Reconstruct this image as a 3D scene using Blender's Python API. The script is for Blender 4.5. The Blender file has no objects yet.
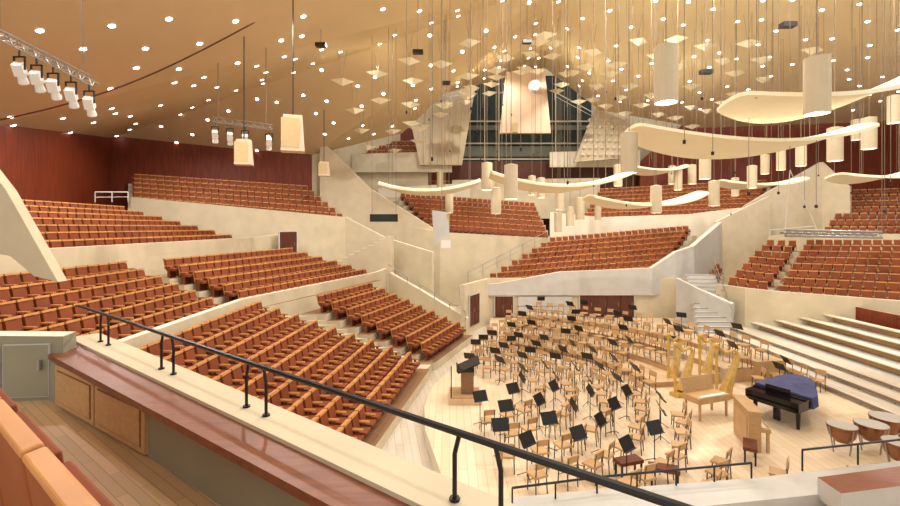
import bpy, math, random
from mathutils import Vector, Matrix
random.seed(7)
EYE=7.0
# ---------------------------------------------------------------- survey helpers (metres, stage floor z=0, +Y = across the hall)
def S(a,b,d,dz=0.0):
    return Vector(((a-450)/450*d, d, EYE+(227-b)/450*d+dz))
def lin(c):
    c=c/255.0
    return c/12.92 if c<=.04045 else ((c+.055)/1.055)**2.4
def rgb(r,g,b): return (lin(r),lin(g),lin(b),1)
def V(*a): return Vector(a)
# ---------------------------------------------------------------- materials
def mat(name,col,rough=.6,var=.12,scale=3.0,metal=0.0,emit=0.0,bump=0.0,kind='noise',col2=None,stretch=None,spec=.4,mort=.7):
    m=bpy.data.materials.new(name); m.use_nodes=True
    nt=m.node_tree; b=nt.nodes['Principled BSDF']
    b.inputs['Roughness'].default_value=rough; b.inputs['Metallic'].default_value=metal
    b.inputs['Specular IOR Level'].default_value=spec
    tc=nt.nodes.new('ShaderNodeTexCoord'); mp=nt.nodes.new('ShaderNodeMapping')
    nt.links.new(tc.outputs['Object'],mp.inputs['Vector'])
    if stretch:
        mp.inputs['Scale'].default_value=stretch[:3]
        if len(stretch)>3: mp.inputs['Rotation'].default_value=(0,0,stretch[3])
    c2=col2 or tuple(max(0,x*(1-var*2)) for x in col[:3])+(1,)
    if kind=='noise':
        t=nt.nodes.new('ShaderNodeTexNoise'); t.inputs['Scale'].default_value=scale; t.inputs['Detail'].default_value=4
        nt.links.new(mp.outputs[0],t.inputs['Vector'])
        r=nt.nodes.new('ShaderNodeValToRGB'); r.color_ramp.elements[0].position=.3; r.color_ramp.elements[1].position=.7
        r.color_ramp.elements[0].color=c2; r.color_ramp.elements[1].color=col
        nt.links.new(t.outputs['Fac'],r.inputs['Fac']); nt.links.new(r.outputs['Color'],b.inputs['Base Color']); fac=t.outputs['Fac']
    elif kind=='plank':
        t=nt.nodes.new('ShaderNodeTexBrick'); t.inputs['Scale'].default_value=scale
        t.inputs['Color1'].default_value=col; t.inputs['Color2'].default_value=c2
        t.inputs['Mortar'].default_value=tuple(x*mort for x in c2[:3])+(1,)
        t.inputs['Mortar Size'].default_value=.008; t.inputs['Brick Width'].default_value=2.6; t.inputs['Row Height'].default_value=.26
        nt.links.new(mp.outputs[0],t.inputs['Vector']); nt.links.new(t.outputs['Color'],b.inputs['Base Color']); fac=t.outputs['Fac']
    if bump>0:
        bp=nt.nodes.new('ShaderNodeBump'); bp.inputs['Strength'].default_value=bump; bp.inputs['Distance'].default_value=.02
        nt.links.new(fac,bp.inputs['Height']); nt.links.new(bp.outputs[0],b.inputs['Normal'])
    if emit>0:
        b.inputs['Emission Color'].default_value=col; b.inputs['Emission Strength'].default_value=emit
    return m
M={}
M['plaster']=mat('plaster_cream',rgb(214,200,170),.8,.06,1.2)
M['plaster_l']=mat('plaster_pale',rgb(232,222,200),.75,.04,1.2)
M['ceil']=mat('ceiling_tan_shaded',rgb(226,202,158),.85,.04,.25)  # left facets: shade towards the ridge put into a darker tan
M['ceil2']=mat('ceiling_tan_lit',rgb(240,222,182),.85,.04,.25)  # same ceiling, right facets: light falling there put into a paler colour
M['woodred']=mat('wall_wood_red',rgb(136,56,26),.5,.25,1.5,stretch=(6,6,.4))
M['wooddk']=mat('wood_dark',rgb(98,48,28),.5,.2,2,stretch=(5,5,.5))
M['woodcap']=mat('wood_cap',rgb(138,80,52),.4,.18,3,stretch=(1,8,8))
M['woodlt']=mat('wood_light',rgb(200,160,112),.45,.1,3,stretch=(1,8,8))
M['tread']=mat('terrace_tread_wood',rgb(150,112,78),.6,.1,3,stretch=(1,8,8))
M['floorw']=mat('floor_planks',rgb(208,170,126),.4,.1,3.2,kind='plank',stretch=(1,1,1,.64),mort=.55)
M['stage']=mat('stage_planks',rgb(234,214,184),.35,.06,1.0,kind='plank',stretch=(1,1,1,1.57),col2=rgb(226,202,168))
M['stage2']=mat('stage_pale_planks',rgb(216,206,190),.4,.06,1.0,kind='plank',col2=rgb(204,192,172),stretch=(1,1,1,1.4))
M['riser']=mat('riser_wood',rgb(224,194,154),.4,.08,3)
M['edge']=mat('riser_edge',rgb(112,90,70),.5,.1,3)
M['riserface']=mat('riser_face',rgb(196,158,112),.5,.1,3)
M['cush']=mat('seat_upholstery',rgb(142,72,36),.75,.16,1.2)
M['cushd']=mat('seat_upholstery_dark',rgb(158,84,40),.65,.14,1.2)
M['shell']=mat('seat_shell_wood',rgb(214,150,88),.45,.12,1.5)
M['chairw']=mat('chair_beech',rgb(204,164,116),.45,.1,1.5)
M['chleg']=mat('chair_leg_steel',rgb(88,82,76),.4,.1,1.5)
M['black']=mat('black_metal',rgb(24,22,22),.4,.1,4)
M['steel']=mat('steel',rgb(160,155,148),.35,.05,4,metal=.5)
M['white']=mat('white_paint',rgb(238,235,228),.5,.03,4)
M['grey']=mat('grey_concrete',rgb(200,197,190),.7,.05,2)
M['green']=mat('grey_green_panel',rgb(148,144,122),.6,.05,2)
M['lamp']=mat('lamp_shade_beige',rgb(202,186,156),.6,.04,3)
M['glow']=mat('lamp_glow',(1,.97,.92,1),.5,0,1,emit=14)
M['cloud']=mat('reflector_cream',rgb(250,240,208),.6,.02,1)
M['glass']=mat('control_room_glass',rgb(56,64,60),.5,.2,1,spec=.2)
M['glass2']=mat('control_room_blind',rgb(112,114,100),.6,.1,1)
M['wire']=mat('wire_grey',rgb(124,108,88),.5,.05,4)
M['gold']=mat('gilded_wood',rgb(224,184,100),.35,.15,6,metal=.1)
M['beige']=mat('speaker_beige',rgb(206,182,134),.6,.05,6)
M['piano']=mat('piano_black',rgb(22,20,20),.15,.1,2)
M['cloth']=mat('blue_cover',rgb(78,84,128),.8,.2,4,bump=.4)
M['key']=mat('ivory_keys',rgb(240,236,224),.3,.02,8)
M['copper']=mat('copper',rgb(150,104,76),.3,.1,3,metal=.6)
M['skin']=mat('drum_head',rgb(178,172,162),.5,.04,3)
M['leather']=mat('brown_leather',rgb(110,56,30),.55,.15,6)
M['pink']=mat('banner_panel',rgb(222,196,168),.7,.04,1)
# ---------------------------------------------------------------- mesh builder
class MB:
    def __init__(s): s.v=[]; s.f=[]; s.m=[]; s.mats=[]
    def mi(s,k):
        if k not in s.mats: s.mats.append(k)
        return s.mats.index(k)
    def add(s,vs,fs,k):
        o=len(s.v); s.v+= [tuple(x) for x in vs]; i=s.mi(k)
        for f in fs: s.f.append([a+o for a in f]); s.m.append(i)
    def box(s,c,sz,k,R=None,taper=1.0):
        x,y,z=[a/2 for a in sz]; vs=[]
        for dz in(-1,1):
            t=taper if dz>0 else 1
            for dx,dy in((-1,-1),(1,-1),(1,1),(-1,1)):
                p=Vector((dx*x*t,dy*y*t,dz*z)); 
                if R is not None: p=R@p
                vs.append(p+Vector(c))
        s.add(vs,[(3,2,1,0),(4,5,6,7),(0,1,5,4),(1,2,6,5),(2,3,7,6),(3,0,4,7)],k)
    def prism(s,top,bot,k,ktop=None):
        n=len(top); s.add(list(top)+list(bot),[tuple(range(n,2*n))]+[(i,(i+1)%n,n+(i+1)%n,n+i) for i in range(n)],k)
        s.add(list(top),[tuple(range(n))],ktop or k)
    def slab(s,pts,th,k,ktop=None):
        s.prism(pts,[Vector(p)-Vector((0,0,th)) for p in pts],k,ktop)
    def cyl(s,a,b,r,k,r2=None,n=8,cap=True):
        a=Vector(a); b=Vector(b); r2=r if r2 is None else r2
        d=(b-a); 
        if d.length<1e-6: return
        d.normalize(); up=Vector((0,0,1)) if abs(d.z)<.95 else Vector((1,0,0))
        e=d.cross(up).normalized(); g=d.cross(e)
        vs=[a+(e*math.cos(t)+g*math.sin(t))*r for t in [2*math.pi*i/n for i in range(n)]]
        vs+=[b+(e*math.cos(t)+g*math.sin(t))*r2 for t in [2*math.pi*i/n for i in range(n)]]
        fs=[(i,(i+1)%n,n+(i+1)%n,n+i) for i in range(n)]
        if cap: fs+=[tuple(range(n-1,-1,-1)),tuple(range(n,2*n))]
        s.add(vs,fs,k)
    def tube(s,pts,r,k,n=6):
        for a,b in zip(pts[:-1],pts[1:]): s.cyl(a,b,r,k,n=n)
    def lathe(s,c,prof,k,n=20):
        c=Vector(c); vs=[]; m=len(prof)
        for r,z in prof:
            for i in range(n):
                t=2*math.pi*i/n; vs.append(c+Vector((r*math.cos(t),r*math.sin(t),z)))
        s.add(vs,[(j*n+i,j*n+(i+1)%n,(j+1)*n+(i+1)%n,(j+1)*n+i) for j in range(m-1) for i in range(n)],k)
    def inst(s,T,pos,ang,sc=1.0):
        c,sn=math.cos(ang)*sc,math.sin(ang)*sc; px,py,pz=pos
        o=len(s.v); s.v+=[(px+x*c-y*sn,py+x*sn+y*c,pz+z*sc) for x,y,z in T.v]
        idx=[s.mi(k) for k in T.mats]
        for f,m in zip(T.f,T.m): s.f.append([a+o for a in f]); s.m.append(idx[m])
    def obj(s,name,smooth=False,bevel=0,parent=None):
        me=bpy.data.meshes.new(name); me.from_pydata(s.v,[],s.f)
        for k in s.mats: me.materials.append(M[k])
        me.polygons.foreach_set('material_index',s.m)
        if smooth: me.polygons.foreach_set('use_smooth',[True]*len(s.f))
        me.update()
        o=bpy.data.objects.new(name,me); bpy.context.scene.collection.objects.link(o)
        if bevel:
            b=o.modifiers.new('bevel','BEVEL'); b.width=bevel; b.segments=3; b.limit_method='ANGLE'
        if parent: o.parent=parent
        return o
def wall(name,tops,zb,th=.35,k='plaster',cap=None,obj=True,mb=None):
    """vertical wall under a polyline of top points"""
    b=mb or MB()
    for p,q in zip(tops[:-1],tops[1:]):
        p=Vector(p);q=Vector(q); d=Vector((q.x-p.x,q.y-p.y,0)).normalized(); n=Vector((-d.y,d.x,0))
        if n.dot(Vector((p.x,p.y,0)))<0: n=-n
        n*=th
        a=[p,q,q+n,p+n]; bb=[Vector((v.x,v.y,zb)) for v in a]
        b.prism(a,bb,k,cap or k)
    if obj: return b.obj(name)
    return b
# ---------------------------------------------------------------- ceiling
CV=[V(-20,-2,13),V(-25,25,12.7),V(-31.5,41.5,15.1),V(-14,46,14.4),V(-5.1,48,17),V(-2.8,50,21.3),V(10.5,50,24.7),V(8,30,23.6),V(6,-2,22),
    V(17.3,52,20.5),V(30,54,18.9),V(50,50,18.8),V(52,20,19),V(32,-2,20)]
CT=[(0,1,7),(0,7,8),(1,2,7),(2,3,7),(3,4,7),(4,5,7),(5,6,7),(7,6,9),(7,9,10),(7,10,11),(7,11,12),(7,12,13),(7,13,8)]
def ceil_at(x,y):
    for t in CT:
        a,b,c=[CV[i] for i in t]
        den=(b.y-c.y)*(a.x-c.x)+(c.x-b.x)*(a.y-c.y)
        u=((b.y-c.y)*(x-c.x)+(c.x-b.x)*(y-c.y))/den; v=((c.y-a.y)*(x-c.x)+(a.x-c.x)*(y-c.y))/den; w=1-u-v
        if u>=-1e-4 and v>=-1e-4 and w>=-1e-4:
            n=(b-a).cross(c-a).normalized()
            if n.z>0: n=-n
            return a.z*u+b.z*v+c.z*w,n
    return None,None
def cz(x,y):
    z,_=ceil_at(x,y); return z-.02 if z else 18.0
b=MB()
for i,t in enumerate(CT):
    a=[CV[j] for j in t]; b.prism(a,[p+Vector((0,0,.25)) for p in a],'ceil' if i<7 else 'ceil2')  # shaded left and lit right tones paint the crease at the ridge
b.obj('ceiling')
b=MB()
x=-30
row=0
while x<48:
    y=4+(row%2)*1.5
    while y<50:
        xx=x+random.uniform(-.6,.6); yy=y+random.uniform(-.6,.6)
        z,n=ceil_at(xx,yy)
        if z and random.random()<.78:
            p=Vector((xx,yy,z)); b.cyl(p,p+n*.05,.17,'white',n=10); b.cyl(p+n*.05,p+n*.07,.13,'glow',n=10)
        y+=2.8
    x+=2.2; row+=1
b.obj('ceiling_downlights')
# ---------------------------------------------------------------- floor and stage
b=MB(); b.slab([V(-34,-3,-.5),V(54,-3,-.5),V(54,62,-.5),V(-34,62,-.5)],.3,'stage2'); b.obj('floor')
b=MB()
b.slab([V(0.2,10.2,0),V(-.3,13,0),V(-.85,15.5,0),V(-1.0,17.5,0),V(-.8,19.6,0),V(2.7,30.6,0),V(3.1,34.6,0),V(24,34.6,0),V(24,10.2,0)],.49,'plaster_l','stage')
b.obj('stage_platform')
PC=Vector((.6,18.3,0))
b=MB()
def lerp(a,b,t): return a+(b-a)*t
def ring(r0,r1,a0,a1,z,n=28):
    P=[];Q=[]
    for i in range(n+1):
        t=math.radians(a0+(a1-a0)*i/n); P.append(PC+V(r0*math.cos(t),r0*math.sin(t),z)); Q.append(PC+V(r1*math.cos(t),r1*math.sin(t),z))
    for i in range(n):
        q=[P[i],Q[i],Q[i+1],P[i+1]]
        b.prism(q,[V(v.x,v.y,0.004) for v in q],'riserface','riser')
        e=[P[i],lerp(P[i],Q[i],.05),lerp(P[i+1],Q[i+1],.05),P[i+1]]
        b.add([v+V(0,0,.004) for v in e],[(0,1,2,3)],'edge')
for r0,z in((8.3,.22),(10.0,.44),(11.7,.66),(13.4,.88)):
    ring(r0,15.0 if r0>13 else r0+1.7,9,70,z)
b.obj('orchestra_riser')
def riser_z(r,a): 
    if a<8.6 or a>70.5: return 0.0
    return .22 if 8.3<=r<10 else .44 if 10<=r<11.7 else .66 if 11.7<=r<13.4 else .88 if 13.4<=r<15 else 0
# ---------------------------------------------------------------- auditorium seat template
def seat_t():
    T=MB(); R=Matrix.Rotation(math.radians(12),3,'X')
    T.box((0,.08,.40),(.46,.44,.11),'cush')
    T.box((0,-.16,.64),(.46,.10,.42),'cush',R)
    T.box((0,-.235,.66),(.52,.03,.50),'shell',R,.96)
    T.box((0,-.235,.90),(.52,.16,.07),'shell',R)
    for sx in(-1,1):
        T.box((sx*.262,.03,.58),(.045,.40,.05),'shell'); T.box((sx*.262,.03,.3),(.03,.12,.54),'cush')
    T.box((0,0,.18),(.30,.12,.36),'wooddk')
    return T
ST=seat_t()
def block(name,F0,F1,B0,B1,rows,zb,w=.58,ext=.6,fext=.2,pad=.35,seats=True,T=ST,k='tread',side='plaster'):
    F0,F1,B0,B1=map(Vector,(F0,F1,B0,B1)); sb=MB(); fb=MB(); dt=1/(rows-1)
    mid=((B0+B1)-(F0+F1)); mid.z=0; L=mid.length/2
    for i in range(rows):
        t=i*dt; a=lerp(F0,B0,t); c=lerp(F1,B1,t); d=(c-a); dl=d.length; dn=d.normalized()
        h=Vector((-dn.y,dn.x,0)); 
        if h.dot(mid)>0: h=-h   # facing front
        t0=t-.5*dt-(fext/L if i==0 else 0); t1=t+.5*dt+(ext/L if i==rows-1 else 0)
        q=[]
        for tt,e in((t0,-1),(t0,1),(t1,1),(t1,-1)):
            p=lerp(F0,B0,tt) if e<0 else lerp(F1,B1,tt)
            zz=(a.z if e<0 else c.z); p=p+dn*pad*e; p.z=zz; q.append(p)
        fb.prism(q,[V(p.x,p.y,zb) for p in q],side,k)
        if seats:
            n=max(1,int(dl/w)); ang=math.atan2(h.y,h.x)-math.pi/2
            for j in range(n):
                p=a+d*((j+.5)/n); sb.inst(T,(p.x,p.y,p.z+.005),ang+random.uniform(-.03,.03))
    fb.obj('terrace_'+name)
    if seats: sb.obj('auditorium_seats')
block('a',(-3.5,11.5,-.1),(-1.75,22.2,-.1),(-9.2,11.5,2.4),(-9.2,22.4,2.4),9,-.49,ext=.5)
block('aisle',(-1.7,22.75,-.12),(-1.45,23.2,-.12),(-9.2,22.85,2.4),(-7.3,23.3,2.4),12,-.48,seats=False,pad=.12,ext=.5,k='plaster')
block('b',(-1.3,23.8,-.1),(.8,29.4,-.1),(-6.9,24.0,2.4),(-5.0,30.0,2.4),8,-.49,ext=.5,pad=.25)
block('c',(-10.9,9,2.8),(-10.9,21,2.8),(-14.4,9,4.5),(-14.6,20.6,4.5),6,-.49,ext=.9,pad=.2)
block('d',(-10.3,22.2,2.9),(-6.2,34.2,2.9),(-13.8,22.0,4.5),(-11.7,34,4.5),6,-.47,ext=1.5)
block('e',(-16.7,10,5.5),(-16.3,34,5.5),(-22,12,7.5),(-22.6,31.5,7.5),7,3,ext=1.2,pad=.2)
def blockS(name,f0,f1,b0,b1,rows,zb,**k):
    block(name,S(*f0,-.9),S(*f1,-.9),S(*b0,-.9),S(*b1,-.9),rows,zb,**k)
blockS('f',(133,197,36.5),(343,214,41.5),(133,174,40),(308,186,44.5),6,3,ext=1.0)
blockS('g',(478,281,35.9),(662,266,35.9),(550,238,42.5),(690,226,42.5),8,1.9,ext=.6)
blockS('h',(428,224,45.5),(548,232,43.5),(400,193,51),(535,203,50),7,3,ext=.6)
blockS('i',(388,190,53),(450,190,53),(388,181,55),(450,181,55),3,8,ext=.3)
blockS('gallery',(362,150,54),(425,150,54),(362,141,56),(425,141,56),3,10,ext=.3)
blockS('j',(585,213,46.5),(755,208,46.5),(600,189,52),(768,180,52),7,4,ext=.6)
blockS('k',(728,277,32.5),(768,283,31),(765,240,39.5),(798,241,38),7,.5,ext=.4,pad=.2)
blockS('l',(778,286,30),(915,294,26),(806,240,38),(915,240,34),8,.5,ext=.5)
blockS('m',(824,227,44),(915,227,40),(852,190,50),(915,188,46),7,4,ext=.5)
blockS('n',(690,288,36),(716,288,36),(698,266,41),(722,264,41),5,.5,ext=.3,pad=.1)
# ---------------------------------------------------------------- parapets and walls
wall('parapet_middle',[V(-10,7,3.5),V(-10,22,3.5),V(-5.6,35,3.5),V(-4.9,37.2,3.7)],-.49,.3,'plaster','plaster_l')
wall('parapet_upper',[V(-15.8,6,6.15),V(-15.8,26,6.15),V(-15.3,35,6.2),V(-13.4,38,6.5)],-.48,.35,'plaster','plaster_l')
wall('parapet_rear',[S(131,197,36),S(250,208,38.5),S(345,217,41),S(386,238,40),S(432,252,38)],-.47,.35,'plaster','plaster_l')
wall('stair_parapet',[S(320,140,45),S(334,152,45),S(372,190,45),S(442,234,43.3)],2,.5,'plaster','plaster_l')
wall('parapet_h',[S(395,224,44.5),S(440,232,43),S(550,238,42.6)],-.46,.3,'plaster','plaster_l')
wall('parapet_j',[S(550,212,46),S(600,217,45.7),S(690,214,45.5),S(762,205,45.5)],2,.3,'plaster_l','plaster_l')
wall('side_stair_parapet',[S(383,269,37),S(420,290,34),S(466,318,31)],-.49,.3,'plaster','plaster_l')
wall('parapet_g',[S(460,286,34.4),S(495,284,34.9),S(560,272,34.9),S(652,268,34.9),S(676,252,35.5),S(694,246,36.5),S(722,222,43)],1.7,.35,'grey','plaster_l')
b=MB(); wall('',[V(1.0,31,3.0),V(3.1,35.1,3.0),V(19,35.1,3.0)],-.49,.3,'plaster',obj=False,mb=b); b.obj('wall_stage_back')
def door(name,c,w,h,ang,leaves=2,k='wooddk'):
    b=MB(); R=Matrix.Rotation(ang,3,'Z')
    for i in range(leaves):
        off=(i-(leaves-1)/2)*w/leaves
        b.box(Vector(c)+R@V(off,0,h/2),(w/leaves-.04,.06,h),k,R)
        b.box(Vector(c)+R@V(off+w/leaves*.35,-.06,h/2),(.03,.06,.3),'steel',R)
    b.box(Vector(c)+R@V(0,0,h+.04),(w+.16,.1,.08),'grey',R)
    for sx in(-1,1): b.box(Vector(c)+R@V(sx*(w/2+.04),0,h/2),(.08,.1,h),'grey',R)
    return b.obj(name)
door('door_1',(1.75,32.3,-.0),1.7,2.15,math.radians(63))
door('door_2',(12.2,35.0,0),4.2,2.0,0,4)
door('door_3',(4.2,35.0,0),1.4,1.6,0,2)
b=MB(); b.box((7.4,35.0,.85),(4.2,.08,1.5),'grey'); b.box((7.4,34.96,.85),(4.4,.04,.05),'steel'); b.obj('wall_panel_grey')
door('door_4',(-13.2,36.7,4.6),1.6,2.0,math.radians(55),1)
# perimeter
wall('wall_left',[V(-22.5,-2,24),V(-25,25,24),V(-31,41.2,24)],-.5,.4,'woodred')
wall('wall_rear_left',[V(-32.5,40.6,26),V(-14,46.4,26)],-.5,.4,'woodred')
wall('wall_back',[V(-14,51,32),V(-5,58,32),V(26,58,32),V(30,56,32)],-.5,.4,'plaster')
wall('wall_back_wood',[S(640,162,55),S(700,110,55.2),S(910,100,50.5)],-.5,.4,'woodred')
wall('wall_right',[V(52,52,26),V(53,10,26)],-.5,.4,'woodred')
wall('column_rear',[S(312,120,46.2),S(338,120,47)],2,1.0,'plaster')
# centre back: control rooms
b=MB()
b.box(((S(461,0,57).x+S(592,0,57).x)/2,57.4,20.5),(S(592,0,57).x-S(461,0,57).x,.3,11.5),'glass')
for x in(1.5,4.4,6.2,13.4,16.2): b.box((x,57.1,20.5),(.14,.2,11.5),'plaster')
for z in(15.6,17.6,20.4): b.box((9.3,57.1,z),(16.6,.22,.16),'plaster')
b.box((9.3,57.15,16.6),(16.4,.1,1.3),'glass2'); b.box((9.3,57.15,19.6),(16.4,.1,.6),'glass2')
b.obj('window_1')
def panelpoly(pts,th,k):
    b=MB(); p=[Vector(q) for q in pts]; b.prism(p,[q+V(0,th,0) for q in p],k); return b
b=panelpoly([S(412,128,52),S(425,96,52),S(476,84,52),S(462,165,52),S(420,165,52)],.6,'plaster')
for i in range(6):
    b.cyl(S(424+i*8,98+ -2*i,51.9),S(424+i*7,164,51.9),.1,'plaster',n=6)
b.obj('wall_rear_pier')
b=panelpoly([S(596,108,52),S(632,124,52),S(628,158,52),S(574,162,52)],.5,'plaster')
for i in range(7):
    for j in range(6):
        px=590+i*6-j*1.5; py=120+j*7
        if px<628 and py<112+ (px-590)*.3+50:
            p=S(px,py,51.9); b.cyl(p,p+V(0,-.25,0),.28,'plaster_l',r2=.05,n=4)
b.obj('acoustic_wall_relief')
wall('parapet_gallery',[S(352,154,52.5),S(452,151,52.5)],12.2+1.2,.3,'plaster','plaster_l')
wall('wall_gallery_wood',[S(330,128,57),S(455,128,57)],8,.3,'woodred')
wall('parapet_i',[S(378,188,52.4),S(470,183,52.4)],9,.3,'plaster_l','plaster_l')
wall('parapet_rear_centre',[S(550,152,54),S(640,150,54)],14.2,.3,'plaster_l','plaster_l')
wall('wall_centre_wood',[S(450,161,56.5),S(640,161,56.5)],4,.3,'wooddk')
wall('parapet_centre',[S(452,180,53.5),S(600,178,53.5)],8,.3,'plaster','plaster_l')
wall('wedge_wall',[S(745,206,46.8),S(762,196,46.8),S(822,162,47.5),S(850,187,45.5)],3,.4,'plaster','plaster_l')
wall('parapet_right_upper',[S(716,222,43.5),S(770,196,45.5)],-.4,.3,'plaster','plaster_l')
wall('parapet_m',[S(770,236,43),S(815,233,43),S(915,234,38.8)],-.4,.3,'plaster','plaster_l')
wall('parapet_l',[S(716,284,32.6),S(745,288,30),S(772,291,29),S(915,302,25)],-.49,.3,'plaster','plaster_l')
wall('wall_bench_wood',[V(23.9,33,2.3),V(23.9,12,2.3)],-.49,.15,'woodred','woodlt')
wall('stair_block',[S(676,278,32.5),S(700,290,31.5),S(732,304,30)],-.49,.5,'grey','white')
# stairs right of the stage
b=MB()
for i in range(14):
    z=.2+i*.24; y=29.2+i*.42; x=17.2+i*.16
    b.box((x,y,z/2),(2.2,.42,z),'grey')
    b.box((x,y-.2,z-.01),(2.2,.04,.03),'edge')
b.obj('staircase')
b=MB()
for i in range(14):
    z=3+i*.25; b.box((-11.5+i*.5,37.2,z/2),(.5,1.4,z),'plaster')
b.obj('staircase')
# choir benches
b=MB()
for i in range(4):
    x=19.9+i*.95; z=.32*(i+1)
    b.box((x,22.4,z/2),(.95,21.5,z),'grey'); b.box((x+.2,22.4,z+.38),(.42,21,.06),'plaster_l'); b.box((x+.38,22.4,z+.2),(.06,21,.36),'woodlt')
    b.box((x-.46,22.4,z+.005),(.06,21.5,.02),'edge')
b.obj('choir_bench')
b=MB()
for i in range(3):
    x=16.2+i*1.1; b.box((x+ (19.4-x)/2,22.5,.064+i*.06),(19.4-x,20,.12+i*.12),'stage2'); b.box((x,22.5,.13+i*.12),(.22,20,.02),'edge')  # dark strips stand in for the shadow lines along the steps
b.obj('stage_step')
# ---------------------------------------------------------------- railings
def rail(name,pts,h=.9,k='steel',r=.03,every=1.5):
    b=MB(); pts=[Vector(p) for p in pts]; b.tube(pts,r,k)
    for p,q in zip(pts[:-1],pts[1:]):
        n=max(1,int((q-p).length/every))
        for i in range(n+1):
            c=lerp(p,q,i/n); b.cyl(c,c-V(0,0,h),r*.8,k,n=6)
    if h>.5: b.tube([p-V(0,0,h*.5) for p in pts],r*.6,k)
    return b.obj(name)
rail('stair_handrail',[S(384,262,36.9),S(420,284,33.9),S(466,312,30.9)],.5,'steel')
rail('stair_handrail',[S(468,272,35.5),S(546,232,42)],.9,'steel')
rail('gallery_handrail',[S(95,192,34.5),S(128,192,36.4)],.8,'white',.05,.8)
rail('stair_handrail',[V(18.5,29.3,1.3),V(20.3,34.6,4.4)],.9,'steel')
rail('upper_handrail',[S(770,230,42.9),S(815,226,42.9)],.5,'white')
rail('control_room_handrail',[S(555,92,54),S(592,112,54)],1,'white',.05)
# ---------------------------------------------------------------- foreground balcony
R0=V(-5.2,6.3,0); U=V(.803,-.596,0); N=V(-.596,-.803,0)
def B(s,t,z): 
    p=R0+U*s+N*t; return V(p.x,p.y,z)
FZ=4.95
def tp_(s):   # inner face of the parapet
    return .56+(.34-.56)*(s-.3)/3.1 if s<3.4 else .34+(.16-.34)*(s-3.4)/6.1
b=MB()
b.slab([B(-.5,.62,FZ),B(3.4,.30,FZ),B(9.5,.12,FZ),B(9.5,4,FZ),B(-3,6,FZ),B(-3.5,1.5,FZ)],.3,'floorw'); b.obj('floor_balcony')
b=MB()
def strip(t0a,t0b,t1a,t1b,z,th,k,s0=.3,s1=9.5,kt=None):
    b.slab([B(s0,t0a,z),B(s1,t0b,z),B(s1,t1b,z),B(s0,t1a,z)],th,k,kt)
strip(-.16,-.16,.18,.12,5.53,1.6,'plaster')
strip(.18,.12,.54,.31,5.50,.06,'woodcap')
for s0,s1 in((.3,3.4),(3.4,9.5)):
    a=[B(s0,.13,5.44),B(s1,.13,5.44),B(s1,tp_(s1),5.44),B(s0,tp_(s0),5.44)]
    b.prism(a,[V(p.x,p.y,4.0) for p in a],'green')
b.obj('balcony_parapet')
b=MB()
for i in range(2):
    s0=1.25+i*1.08; s1=s0+1.05
    def q_(m,off,z0,z1):
        a=s0+m; c=s1-m
        return [B(a,tp_(a)+off,z1),B(c,tp_(c)+off,z1),B(c,tp_(c)+off,z0),B(a,tp_(a)+off,z0)]
    for m,off,z0,z1,k in((0,.03,4.98,5.43,'woodlt'),(.07,.036,5.03,5.38,'woodcap'),(.08,.042,5.04,5.37,'woodlt')):
        q=q_(m,off,z0,z1); b.prism(q,[p-N*.03 for p in q],k)
b.obj('balcony_cabinet')
b=MB(); b.prism([V(-4.6,5.35,5.70),V(-9.5,4.85,5.86),V(-9.5,5.05,5.86),V(-4.65,5.6,5.70)],[V(-4.6,5.35,4.5),V(-9.5,4.85,4.5),V(-9.5,5.05,4.5),V(-4.65,5.6,4.5)],'green','plaster_l')
Rw=Matrix.Rotation(.102,3,'Z')
for xx in(-4.98,-5.52,-6.06):
    yy=5.35+(xx+4.6)*.102; b.box((xx,yy-.015,5.31),(.5,.03,.62),'grey',Rw); b.box((xx,yy-.018,5.31),(.485,.03,.605),'green',Rw); b.box((xx+.17,yy-.045,5.38),(.03,.03,.12),'steel')
b.obj('wall_balcony_left')
b=MB()
zr=5.9
b.tube([B(-.1,.0,zr-.02),B(0.05,0,zr),B(9.5,0,zr)],.020,'black',8)
for s in(1.05,2.9,4.55,6.65,8.6):
    for o in(-.11,.11):
        b.tube([B(s+o*1.0,0,zr),B(s+o*1.3,.0,zr-.12),B(s+o*1.3,0,5.53)],.013,'black',8)
        b.cyl(B(s+o*1.3,0,5.53),B(s+o*1.3,0,5.545),.03,'black')
b.obj('balcony_handrail')
# foreground seats (seat cushions folded up against the backs)
def bigseat(s,t=1.38,w=.92):
    b=MB(); ang=math.atan2(-N.y,-N.x)-math.pi/2; c=B(s,t,FZ+.004); Rz=Matrix.Rotation(ang,3,'Z'); R=Rz@Matrix.Rotation(math.radians(8),3,'X'); Rc=Rz@Matrix.Rotation(math.radians(12),3,'X')
    b.box(c+Rz@V(0,.13,.52),(w-.14,.11,.46),'cush',Rc); b.box(c+Rz@V(0,.05,.70),(w-.10,.09,.50),'cush',R)
    b.box(c+Rz@V(0,-.02,.60),(w-.02,.05,.82),'cushd',R); b.box(c+Rz@V(0,-.06,1.01),(w,.09,.04),'shell',R)
    for sx in(-1,1):
        b.box(c+Rz@V(sx*(w/2-.02),.08,.36),(.04,.16,.70),'shell',Rz); b.box(c+Rz@V(sx*(w/2-.02),.06,.01),(.06,.3,.03),'wooddk',Rz)
    return b.obj('balcony_seat',bevel=.016)
for s in(2.76,3.72,4.68,5.64): bigseat(s)
# slanted stair beam at left
b=panelpoly([S(-25,150,12),S(6,190,12),S(58,282,12),S(34,276,12),S(10,256,12),S(-25,250,12)],.3,'plaster'); b.obj('stair_beam')
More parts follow.
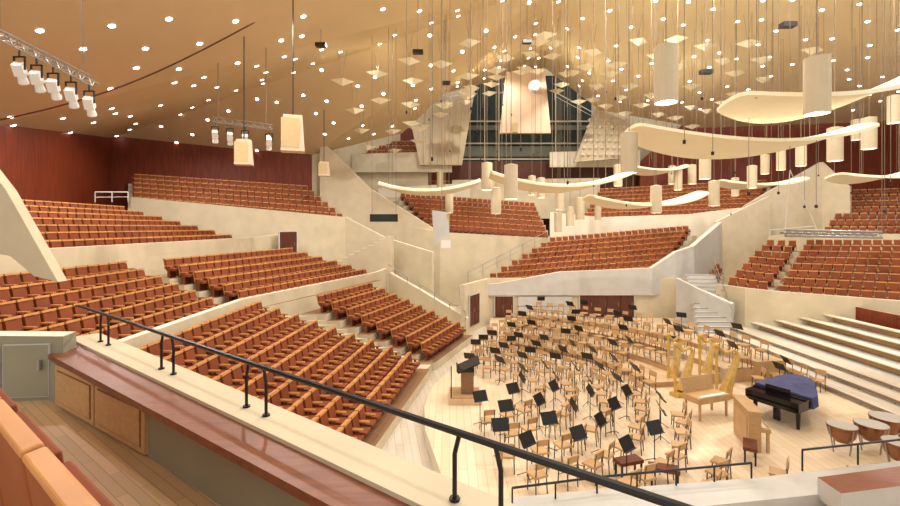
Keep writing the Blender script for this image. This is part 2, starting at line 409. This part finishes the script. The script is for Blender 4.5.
# near right parapet of the podium seating
b=MB()
pp=[(1.0,9.6),(3.0,9.9),(7,10.4),(13.5,11.6),(13.5,10.6),(3,9.0),(1.0,8.9)]
b.prism([V(x,y,1.2) for x,y in pp],[V(x,y,-.49) for x,y in pp],'grey','grey')
pp=[(8,9.8),(13.5,10.9),(13.5,10.2),(8,9.2)]
b.prism([V(x,y,1.55) for x,y in pp],[V(x,y,1.1) for x,y in pp],'grey','woodcap')
b.slab([V(3,9.0,.9),V(13.5,10.2,.9),V(13.5,6.5,.9),V(3,6.5,.9)],1.3,'floorw')
b.obj('parapet_podium')
rail('podium_handrail',[V(1.3,9.4,1.55),V(3.2,9.8,1.55),V(6.9,10.3,1.6)],.35,'black',.025,.9)
rail('podium_handrail',[V(8.3,10.6,1.75),V(13,11.45,1.75)],.5,'black',.025,1.4)
# ---------------------------------------------------------------- orchestra
def chair_t():
    T=MB(); R=Matrix.Rotation(math.radians(10),3,'X')
    T.box((0,0,.46),(.42,.42,.05),'chairw'); T.box((0,-.2,.78),(.40,.03,.20),'chairw',R)
    for sx in(-1,1):
        T.cyl((sx*.18,.18,0),(sx*.17,.16,.45),.018,'chleg',n=5); T.cyl((sx*.18,-.2,0),(sx*.17,-.17,.45),.018,'chleg',n=5)
        T.cyl((sx*.17,-.17,.45),(sx*.17,-.22,.85),.018,'chleg',n=5)
    T.cyl((-.18,.17,.25),(.18,.17,.25),.012,'chleg',n=4)
    return T
def stand_t():
    T=MB(); R=Matrix.Rotation(math.radians(-32),3,'X')
    T.cyl((0,0,.02),(0,0,1.0),.015,'black',n=5)
    for a in(0,2.1,4.2): T.cyl((0,0,.15),(.28*math.cos(a),.28*math.sin(a),.01),.012,'black',n=4)
    T.box((0,0,1.08),(.52,.02,.36),'black',R); T.box((0,-.11,.93),(.52,.07,.015),'black')
    return T
CH=chair_t(); SN=stand_t()
cb=MB(); sb=MB()
def inside(p):
    x,y=p.x,p.y
    if y<11.3 or y>33.9 or x>15.9: return False
    if y>19.6 and x< -.8+(y-19.6)*.318+.7: return False
    if x<.9: return False
    if 8.0<x and 12.0<y<18.4: return False
    if 8.9<x<12.6 and 18.0<y<21.8: return False
    return True
r=3.0; ri=0
while r<16.2:
    n=int(math.radians(160)*r/(.80)); 
    for i in range(n+1):
        a=-78+160*(i+.5*(ri%2))/n; t=math.radians(a)
        p=PC+V(r*math.cos(t),r*math.sin(t),0)+V(random.uniform(-.1,.1),random.uniform(-.1,.1),0)
        if not inside(p): continue
        rr=(p-PC).length; aa=math.degrees(math.atan2(p.y-PC.y,p.x-PC.x)); z=riser_z(rr,aa)
        face=math.atan2(PC.y-p.y,PC.x-p.x)-math.pi/2+random.uniform(-.35,.35)
        cb.inst(CH,(p.x,p.y,z+.005),face)
        if (i%2==0 and r<8) or (i%4==0 and r>=8):
            q=PC+(p-PC).normalized()*(rr-.60); q+=V(random.uniform(-.1,.1),random.uniform(-.1,.1),0)
            aa=math.degrees(math.atan2(q.y-PC.y,q.x-PC.x)); 
            sb.inst(SN,(q.x,q.y,riser_z((q-PC).length,aa)+.005),face+random.uniform(-.3,.3))
    r+=1.22; ri+=1
cb.obj('orchestra_chairs'); sb.obj('music_stands')
# conductor's podium
b=MB(); c=PC+V(0,0,0)
b.box(c+V(0,0,.12),(1.3,1.3,.24),'riser'); b.box(c+V(0,0,.26),(1.2,1.2,.04),'riserface')
for sx in(-.55,.55): b.cyl(c+V(-.55,sx,.26),c+V(-.55,sx,1.15),.02,'black')
b.tube([c+V(-.55,-.55,1.15),c+V(-.55,.55,1.15)],.025,'black')
b.box(c+V(.1,0,.75),(.5,.45,.95),'tread'); Rt=Matrix.Rotation(math.radians(-25),3,'Y')
b.box(c+V(.15,0,1.42),(.95,1.1,.05),'black',Rt); b.box(c+V(.1,0,1.26),(.55,.7,.14),'black'); b.box(c+V(-.3,0,1.28),(.05,1.1,.1),'black',Rt)
b.obj('conductor_podium')
# grand piano
b=MB(); c=V(11.6,16.1,0.004); Rz=Matrix.Rotation(math.radians(-62),3,'Z')*1.15; Rn=Matrix.Rotation(math.radians(-62),3,'Z')
out=[(-.75,-.2),(.75,-.2),(.75,.5),(.72,.9),(.5,1.35),(.3,1.7),(.12,2.2),(-.15,2.5),(-.5,2.52),(-.72,2.3),(-.75,1.9)]
tp=[c+Rz@V(x,y,.86) for x,y in out]; b.prism(tp,[p-V(0,0,.32) for p in tp],'piano')
tp=[c+Rz@V(x*1.02,y if y>0 else .25,.89) for x,y in out]; b.prism(tp,[p-V(0,0,.03) for p in tp],'piano')
b.box(c+Rz@V(0,-.02,.72),(1.4,.2,.04),'key',Rn); b.box(c+Rz@V(0,-.12,.64),(1.6,.4,.12),'piano',Rn)
b.box(c+Rz@V(0,.2,.98),(.8,.03,.24),'piano',Rn)
for x,y in((-.6,.1),(.6,.1),(-.3,2.1)): b.cyl(c+Rz@V(x,y,0.01),c+Rz@V(x,y,.58),.05,'piano',r2=.08)
b.box(c+Rz@V(0,.15,.32),(.2,.1,.6),'piano',Rn)
for k in range(18): b.box(c+Rz@V(-.56+k*.066,-.0,.75),(.025,.11,.02),'piano',Rn)
b.obj('grand_piano')
b=MB(); q=[c+Rz@V(x*1.06,y+ (.05 if y>1 else 0),.94) for x,y in out if y>.4]; q+= [c+Rz@V(-.8,.45,.94)]
b.prism(q,[c+(p-c)*1.02-V(0,0,.42) for p in q],'cloth'); b.obj('piano_cover')
b=MB(); c=V(9.8,14.6,0.004); Rz=Matrix.Rotation(math.radians(75),3,'Z')
b.box(c+Rz@V(0,.15,.62),(1.4,.34,1.22),'woodlt',Rz); b.box(c+Rz@V(0,-.12,.68),(1.36,.34,.12),'woodlt',Rz); b.box(c+Rz@V(0,-.14,.75),(1.2,.14,.02),'key',Rz)
b.box(c+Rz@V(0,.15,1.25),(1.5,.42,.05),'chairw',Rz)
b.box(c+Rz@V(0,.33,.65),(1.1,.02,.8),'chairw',Rz)
for sx in(-.62,.62): b.box(c+Rz@V(sx,-.22,.31),(.08,.08,.62),'woodlt',Rz)
b.obj('celesta',bevel=.01)
b=MB(); c=V(9.5,16.7,0.004); Rz=Matrix.Rotation(math.radians(20),3,'Z')
b.box(c+Rz@V(0,0,.72),(1.5,.75,.22),'chairw',Rz); b.box(c+Rz@V(0,-.28,.85),(1.2,.14,.03),'key',Rz)
for x in(-.65,.65):
    for y in(-.3,.3): b.box(c+Rz@V(x,y,.31),(.07,.07,.6),'woodlt',Rz)
b.box(c+Rz@V(0,.36,1.05),(1.5,.04,.6),'woodlt',Rz@Matrix.Rotation(-.25,3,'X'))
b.obj('harpsichord',bevel=.01)
def bench(p,a):
    b=MB(); Rz=Matrix.Rotation(a,3,'Z'); p=Vector(p)
    b.box(p+Rz@V(0,0,.46),(.75,.36,.1),'leather',Rz)
    for x in(-.32,.32):
        for y in(-.13,.13): b.box(p+Rz@V(x,y,.21),(.05,.05,.42),'piano',Rz)
    b.obj('piano_bench',bevel=.01)
bench((10.7,16.5,0.004),1.0); bench((9.0,13.5,0.004),1.0)
def harp(p,a):
    b=MB(); Rz=Matrix.Rotation(a,3,'Z')*1.3; Rr=Matrix.Rotation(a,3,'Z'); p=Vector(p)
    def L(x,y,z): return p+Rz@V(x,y,z)
    b.box(L(.25,0,.06),(.8,.42,.14),'gold',Rr); b.cyl(L(0,0,.1),L(0,0,1.65),.06,'gold'); b.lathe(L(0,0,1.62),[(.05,0),(.12,.05),(.08,.12),(0,.16)],'gold',10)
    nk=[L(0,0,1.64),L(.12,0,1.55),L(.28,0,1.43),L(.45,0,1.42),L(.6,0,1.48),L(.74,0,1.42),L(.8,0,1.3)]; b.tube(nk,.055,'gold',8)
    b.cyl(L(.3,0,.12),L(.8,0,1.32),.24,'gold',r2=.09,n=8)
    for i in range(12):
        f=i/12; b.cyl(L(.08+.6*f,0,1.52-.08*f),L(.3+.45*f-.1,0,.25+1.0*f),.006,'white',n=3)
    b.obj('concert_harp')
harp((9.3,18.6,0.004),.4); harp((9.8,20.2,.004),.6); harp((11.1,20.0,.004),.5); harp((10.9,18.4,.004),.2)
def timp(p,r=.38):
    b=MB(); p=Vector(p)
    b.lathe(p,[(0,.3),(r*.5,.34),(r*.85,.5),(r,.72),(r,.8),(r*1.04,.8),(r*1.04,.84),(r,.845)],'copper',20); b.lathe(p,[(r,.845),(0,.85)],'skin',20)
    for a in(0,1.57,3.14,4.71): b.cyl(p+V(r*1.05*math.cos(a),r*1.05*math.sin(a),.8),p+V(r*.7*math.cos(a),r*.7*math.sin(a),.01),.02,'steel')
    b.obj('timpani')
timp((12.2,14.0,0)); timp((13.2,14.1,0),.42); timp((14.2,14.6,0),.46); timp((12.9,12.9,0),.4)
bench((5.0,12.6,0.004),.3); bench((5.8,12.2,0.004),-.3)
# ---------------------------------------------------------------- cloud reflectors
def cloud(a,bb,d,w,dp,sag,roll=0,yaw=0):
    b=MB(); c=S(a,bb,d); nx,ny=20,6; top=[];bot=[]
    Rz=Matrix.Rotation(yaw,3,'Z')
    for i in range(nx+1):
        u=-1+2*i/nx; hd=dp/2*(1-.45*abs(u)**2.2)
        for j in range(ny+1):
            v=-1+2*j/ny
            z=sag*u*u+roll*u-.18*v*v
            p=c+Rz@V(u*w/2,v*hd,z); bot.append(p); top.append(p+V(0,0,.12))
    f=[]
    for i in range(nx):
        for j in range(ny): k=i*(ny+1)+j; f.append((k,k+1,k+ny+2,k+ny+1))
    b.add(bot,f,'cloud'); b.add(top,[t[::-1] for t in f],'cloud')
    for i in range(nx):
        for j in(0,ny):
            k=i*(ny+1)+j; k2=k+ny+1; b.add([bot[k],bot[k2],top[k2],top[k]],[(0,1,2,3)],'cloud')
    for i in(0,nx):
        for j in range(ny):
            k=i*(ny+1)+j; b.add([bot[k],bot[k+1],top[k+1],top[k]],[(0,1,2,3)],'cloud')
    for i in(2,nx//2,nx-2):
        for j in(1,ny-1):
            p=top[i*(ny+1)+j]; b.cyl(p,V(p.x,p.y,cz(p.x,p.y)),.014,'wire',n=4,cap=False)
    b.obj('acoustic_cloud_reflector')
cloud(742,147,18,8.8,4.2,.75,.0)
cloud(828,103,14.5,6.0,3.6,.6,.45)
cloud(558,187,24,7.2,4.0,.75,.0)
cloud(430,191,30,6.6,4.0,.6,.1)
cloud(643,205,28,6.8,4.6,.65,.1)
cloud(656,171,36,4.4,3.6,.4)
cloud(880,178,27,5,3.6,.4,.2)
cloud(760,185,34,6,3.6,.4,.1)
# ---------------------------------------------------------------- pendant lamps
def lamp(a,y0,y1,L=1.55,dia=.62):
    d=L*450/(y1-y0); p=S(a,y1,d); b=MB(); r=dia/2
    b.lathe(p,[(r*.93,.12),(r*.95,0),(r,0),(r,L),(r*.5,L+.04),(.03,L+.06)],'lamp',18)
    b.lathe(p,[(r*.94,.10),(0,.10)],'glow',18)
    b.cyl(p+V(0,0,L),V(p.x,p.y,cz(p.x,p.y)),.016,'wire',n=4,cap=False)
    b.obj('pendant_lamp')
for a,y0,y1 in((666,47,103),(817,58,114),(629,133,173),(511,165,199),(496,188,214),(487,163,190),(705,152,179),(714,181,206),(656,186,213),
    (801,143,166),(835,128,161),(869,118,149),(894,96,123),(752,166,188),(560,190,210),(570,207,226),(580,198,220),(598,204,220),(678,170,190),
    (692,165,184),(449,192,213),(445,214,236),(532,176,195),(541,178,198),(440,172,188),(618,165,186),(558,213,232),(735,178,196),(781,150,170),
    (672,166,184),(856,120,140),(765,155,174)):
    lamp(a,y0,y1)
# ---------------------------------------------------------------- small pyramid panels
T=MB(); 
T.add([V(-.95,0,.15),V(0,-.6,.2),V(.95,0,.15),V(0,.6,.2),V(0,0,-.26)],[(0,1,4),(1,2,4),(2,3,4),(3,0,4),(3,2,1,0)],'cloud')
b=MB()
x=-8; k=0
while x<27:
    y=32+(k%2)*1.3
    while y<48:
        xx=x+random.uniform(-.4,.4); yy=y+random.uniform(-.4,.4); z,n=ceil_at(xx,yy)
        if z and z>16 and random.random()<.85:
            zz=z-2.1-random.uniform(0,.5)
            b.inst(T,(xx,yy,zz),random.choice((0,.3,-.3)),.9)
            for sx in(-.3,.3): b.cyl(V(xx,yy,zz+.15),V(xx+sx,yy,cz(xx+sx,yy)),.010,'wire',n=3,cap=False)
        y+=2.6
    x+=2.4; k+=1
b.obj('acoustic_pyramid_panels')
b=MB()
for i in range(55):
    px=random.uniform(400,900); d=random.uniform(14,40); y1=random.uniform(90,215); p=S(px,y1,d)
    zt=cz(p.x,p.y)
    if p.z<zt-1: b.cyl(p,V(p.x,p.y,zt),.012,'wire',n=3,cap=False); b.box(p,(.07,.07,.12),'black')
b.obj('microphone_cables')
# centre banner panel
b=MB(); q=[S(506,72,44),S(545,72,44),S(551,133,44),S(500,133,44)]
b.prism(q,[p+V(0,.4,0) for p in q],'pink'); 
for p in q[:2]: b.cyl(p,V(p.x,p.y,cz(p.x,p.y)),.03,'wire',n=4)
p=S(535,85,43.5); b.cyl(p,p+V(0,.4,0),.6,'white',n=18); b.cyl(p-V(0,.02,0),p,.4,'glow',n=18)
p=S(515,128,43); b.box(p,(.5,.5,.9),'beige'); b.obj('hanging_acoustic_panel')
# ---------------------------------------------------------------- truss and spotlights
def spot(mb,p,s=1.0,a=.4):
    R=Matrix.Rotation(a,3,'Z')@Matrix.Rotation(math.radians(-50),3,'X'); p=Vector(p)
    mb.box(p+R@V(0,0,0),(.3*s,.42*s,.3*s),'white',R); q=p+R@V(0,.2*s,0); mb.cyl(q,p+R@V(0,.5*s,0),.12*s,'white',r2=.16*s,n=12)
    mb.cyl(p+R@V(0,.5*s,0),p+R@V(0,.505*s,0),.14*s,'skin',n=12)
    for sx in(-.19,.19): mb.box(p+V(sx*s,0,.22*s),(.03*s,.06*s,.45*s),'black')
    mb.box(p+V(0,0,.45*s),(.42*s,.06*s,.04*s),'black'); mb.cyl(p+V(0,0,.45*s),p+V(0,0,.7*s),.03*s,'black')
def truss(P,Q,n,sp,s):
    b=MB(); P=Vector(P);Q=Vector(Q)
    for o in(V(0,0,.3),V(0,0,0),V(0,.3,.15)): b.cyl(P+o,Q+o,.03,'steel',n=6)
    for i in range(n):
        a=lerp(P,Q,i/n); c=lerp(P,Q,(i+.5)/n); e=lerp(P,Q,(i+1)/n); b.tube([a,c+V(0,0,.3),e],.018,'steel',4); b.tube([a,c+V(0,.3,.15),e],.015,'steel',4)
    for f in sp: spot(b,lerp(P,Q,f)-V(0,0,.7*s),s)
    for f in(.1,.9):
        p=lerp(P,Q,f)+V(0,0,.3); b.cyl(p,V(p.x,p.y,cz(p.x,p.y)),.02,'wire',n=4)
    b.obj('lighting_truss')
truss(S(-12,34,13),S(92,86,14.5),9,(.28,.44,.60,.78,.97),.85)
truss(S(212,122,26),S(272,130,26),8,(.05,.3,.55,.95),1.0)
truss(S(383,118,44),S(470,92,44),12,(),1)
def speaker(a,y0,y1,d,w,k='pink'):
    b=MB(); p=S(a,y1,d); h=(y1-y0)*d/450
    b.box(p+V(0,0,h/2),(w,w*.7,h),k,Matrix.Rotation(.3,3,'Z'),.8); b.box(p+V(0,-w*.36,h/2),(w*.75,.03,h*.8),'beige',Matrix.Rotation(.3,3,'Z'))
    b.cyl(p+V(0,0,h),V(p.x,p.y,cz(p.x,p.y)),.03,'black',n=5); b.obj('hanging_loudspeaker')
speaker(293,116,152,22,1.1); speaker(244,140,165,24,.9); speaker(324,162,176,40,1.0)
b=MB()
q=[S(432,210,24),S(446,212,24),S(450,234,24),S(434,246,24)]; b.prism(q,[v+V(0,.5,0) for v in q],'grey'); b.cyl(S(442,211,24),V(S(442,208,24).x,24,cz(S(442,208,24).x,24)),.02,'wire')
b.box(S(446,244,24),(.5,.5,.4),'white'); b.obj('hanging_loudspeaker_array')
b=MB(); p=S(384,218,30); b.box(p,(1.8,.5,.5),'black'); b.box(p+V(0,-.27,0),(1.6,.03,.36),'glass')
for sx in(-.8,.8): b.cyl(p+V(sx,0,.25),V(p.x+sx,p.y,cz(p.x+sx,p.y)),.015,'wire',n=3)
b.obj('hanging_monitor')
# rig bar at right
b=MB(); P=S(785,233,19); Q=S(882,235,19)
for o in(V(0,0,.12),V(0,0,-.12),V(0,.25,0)): b.cyl(P+o,Q+o,.05,'steel')
for i in range(12): b.tube([lerp(P,Q,i/12)+V(0,0,-.12),lerp(P,Q,(i+.5)/12)+V(0,0,.12),lerp(P,Q,(i+1)/12)+V(0,0,-.12)],.02,'steel',4)
A=S(790,170,19); b.cyl(P,A,.02,'white'); b.cyl(lerp(P,Q,.35),A,.015,'white'); b.cyl(A,V(A.x,A.y,cz(A.x,A.y)),.012,'wire')
A=S(880,165,19); b.cyl(Q,V(Q.x,Q.y,cz(Q.x,Q.y)),.012,'wire')
b.obj('microphone_rig_bar')
b=MB(); pts=[]
for i in range(17):
    f=i/16; pts.append(S(-10+265*f,122-100*f+14*math.sin(f*math.pi)*(1) ,20))
b.tube(pts,.035,'wooddk'); b.obj('curved_cable_rail')
b=MB()
for (a,c,d) in((321,45,26),(418,52,26),(446,83,30),(527,42,30),(788,25,20),(706,72,24)):
    p=S(a,c,d); b.box(p,(.6,.35,.2),'black'); b.cyl(p,V(p.x,p.y,cz(p.x,p.y)),.02,'wire',n=4)
b.obj('ceiling_projectors')
# ---------------------------------------------------------------- lights
def spotl(x,y,e,z=None,r=.12,col=(1,.94,.87)):
    l=bpy.data.lights.new('house_light','SPOT'); l.energy=e*.42; l.spot_size=math.radians(160); l.spot_blend=.4; l.shadow_soft_size=r; l.color=col
    o=bpy.data.objects.new('house_light',l); o.location=(x,y,(cz(x,y)-.4) if z is None else z); bpy.context.scene.collection.objects.link(o)
for x,y,e in((-14,14,4500),(-18,24,4500),(-20,34,4500),(-8,20,5500),(-6,32,6000),(2,14,6000),(3,42,6500),(6,24,12500),(12,18,12500),(14,28,12000),(12,42,8000),(22,40,8000),(26,24,8500),(36,36,9000),(20,12,6500),(-2,5,2500)):
    spotl(x,y,e)
w=bpy.data.worlds.new('hall_ambient'); bpy.context.scene.world=w; w.use_nodes=True
w.node_tree.nodes['Background'].inputs[0].default_value=(1,.965,.91,1); w.node_tree.nodes['Background'].inputs[1].default_value=1.15
cam=bpy.data.cameras.new('camera'); cam.lens=18; cam.sensor_width=36; cam.shift_y=-26/900; cam.clip_start=.05; cam.clip_end=300
co=bpy.data.objects.new('camera',cam); co.location=(0,0,EYE); co.rotation_euler=(math.pi/2,0,0); bpy.context.scene.collection.objects.link(co); bpy.context.scene.camera=co
bpy.context.scene.view_settings.view_transform='Standard'
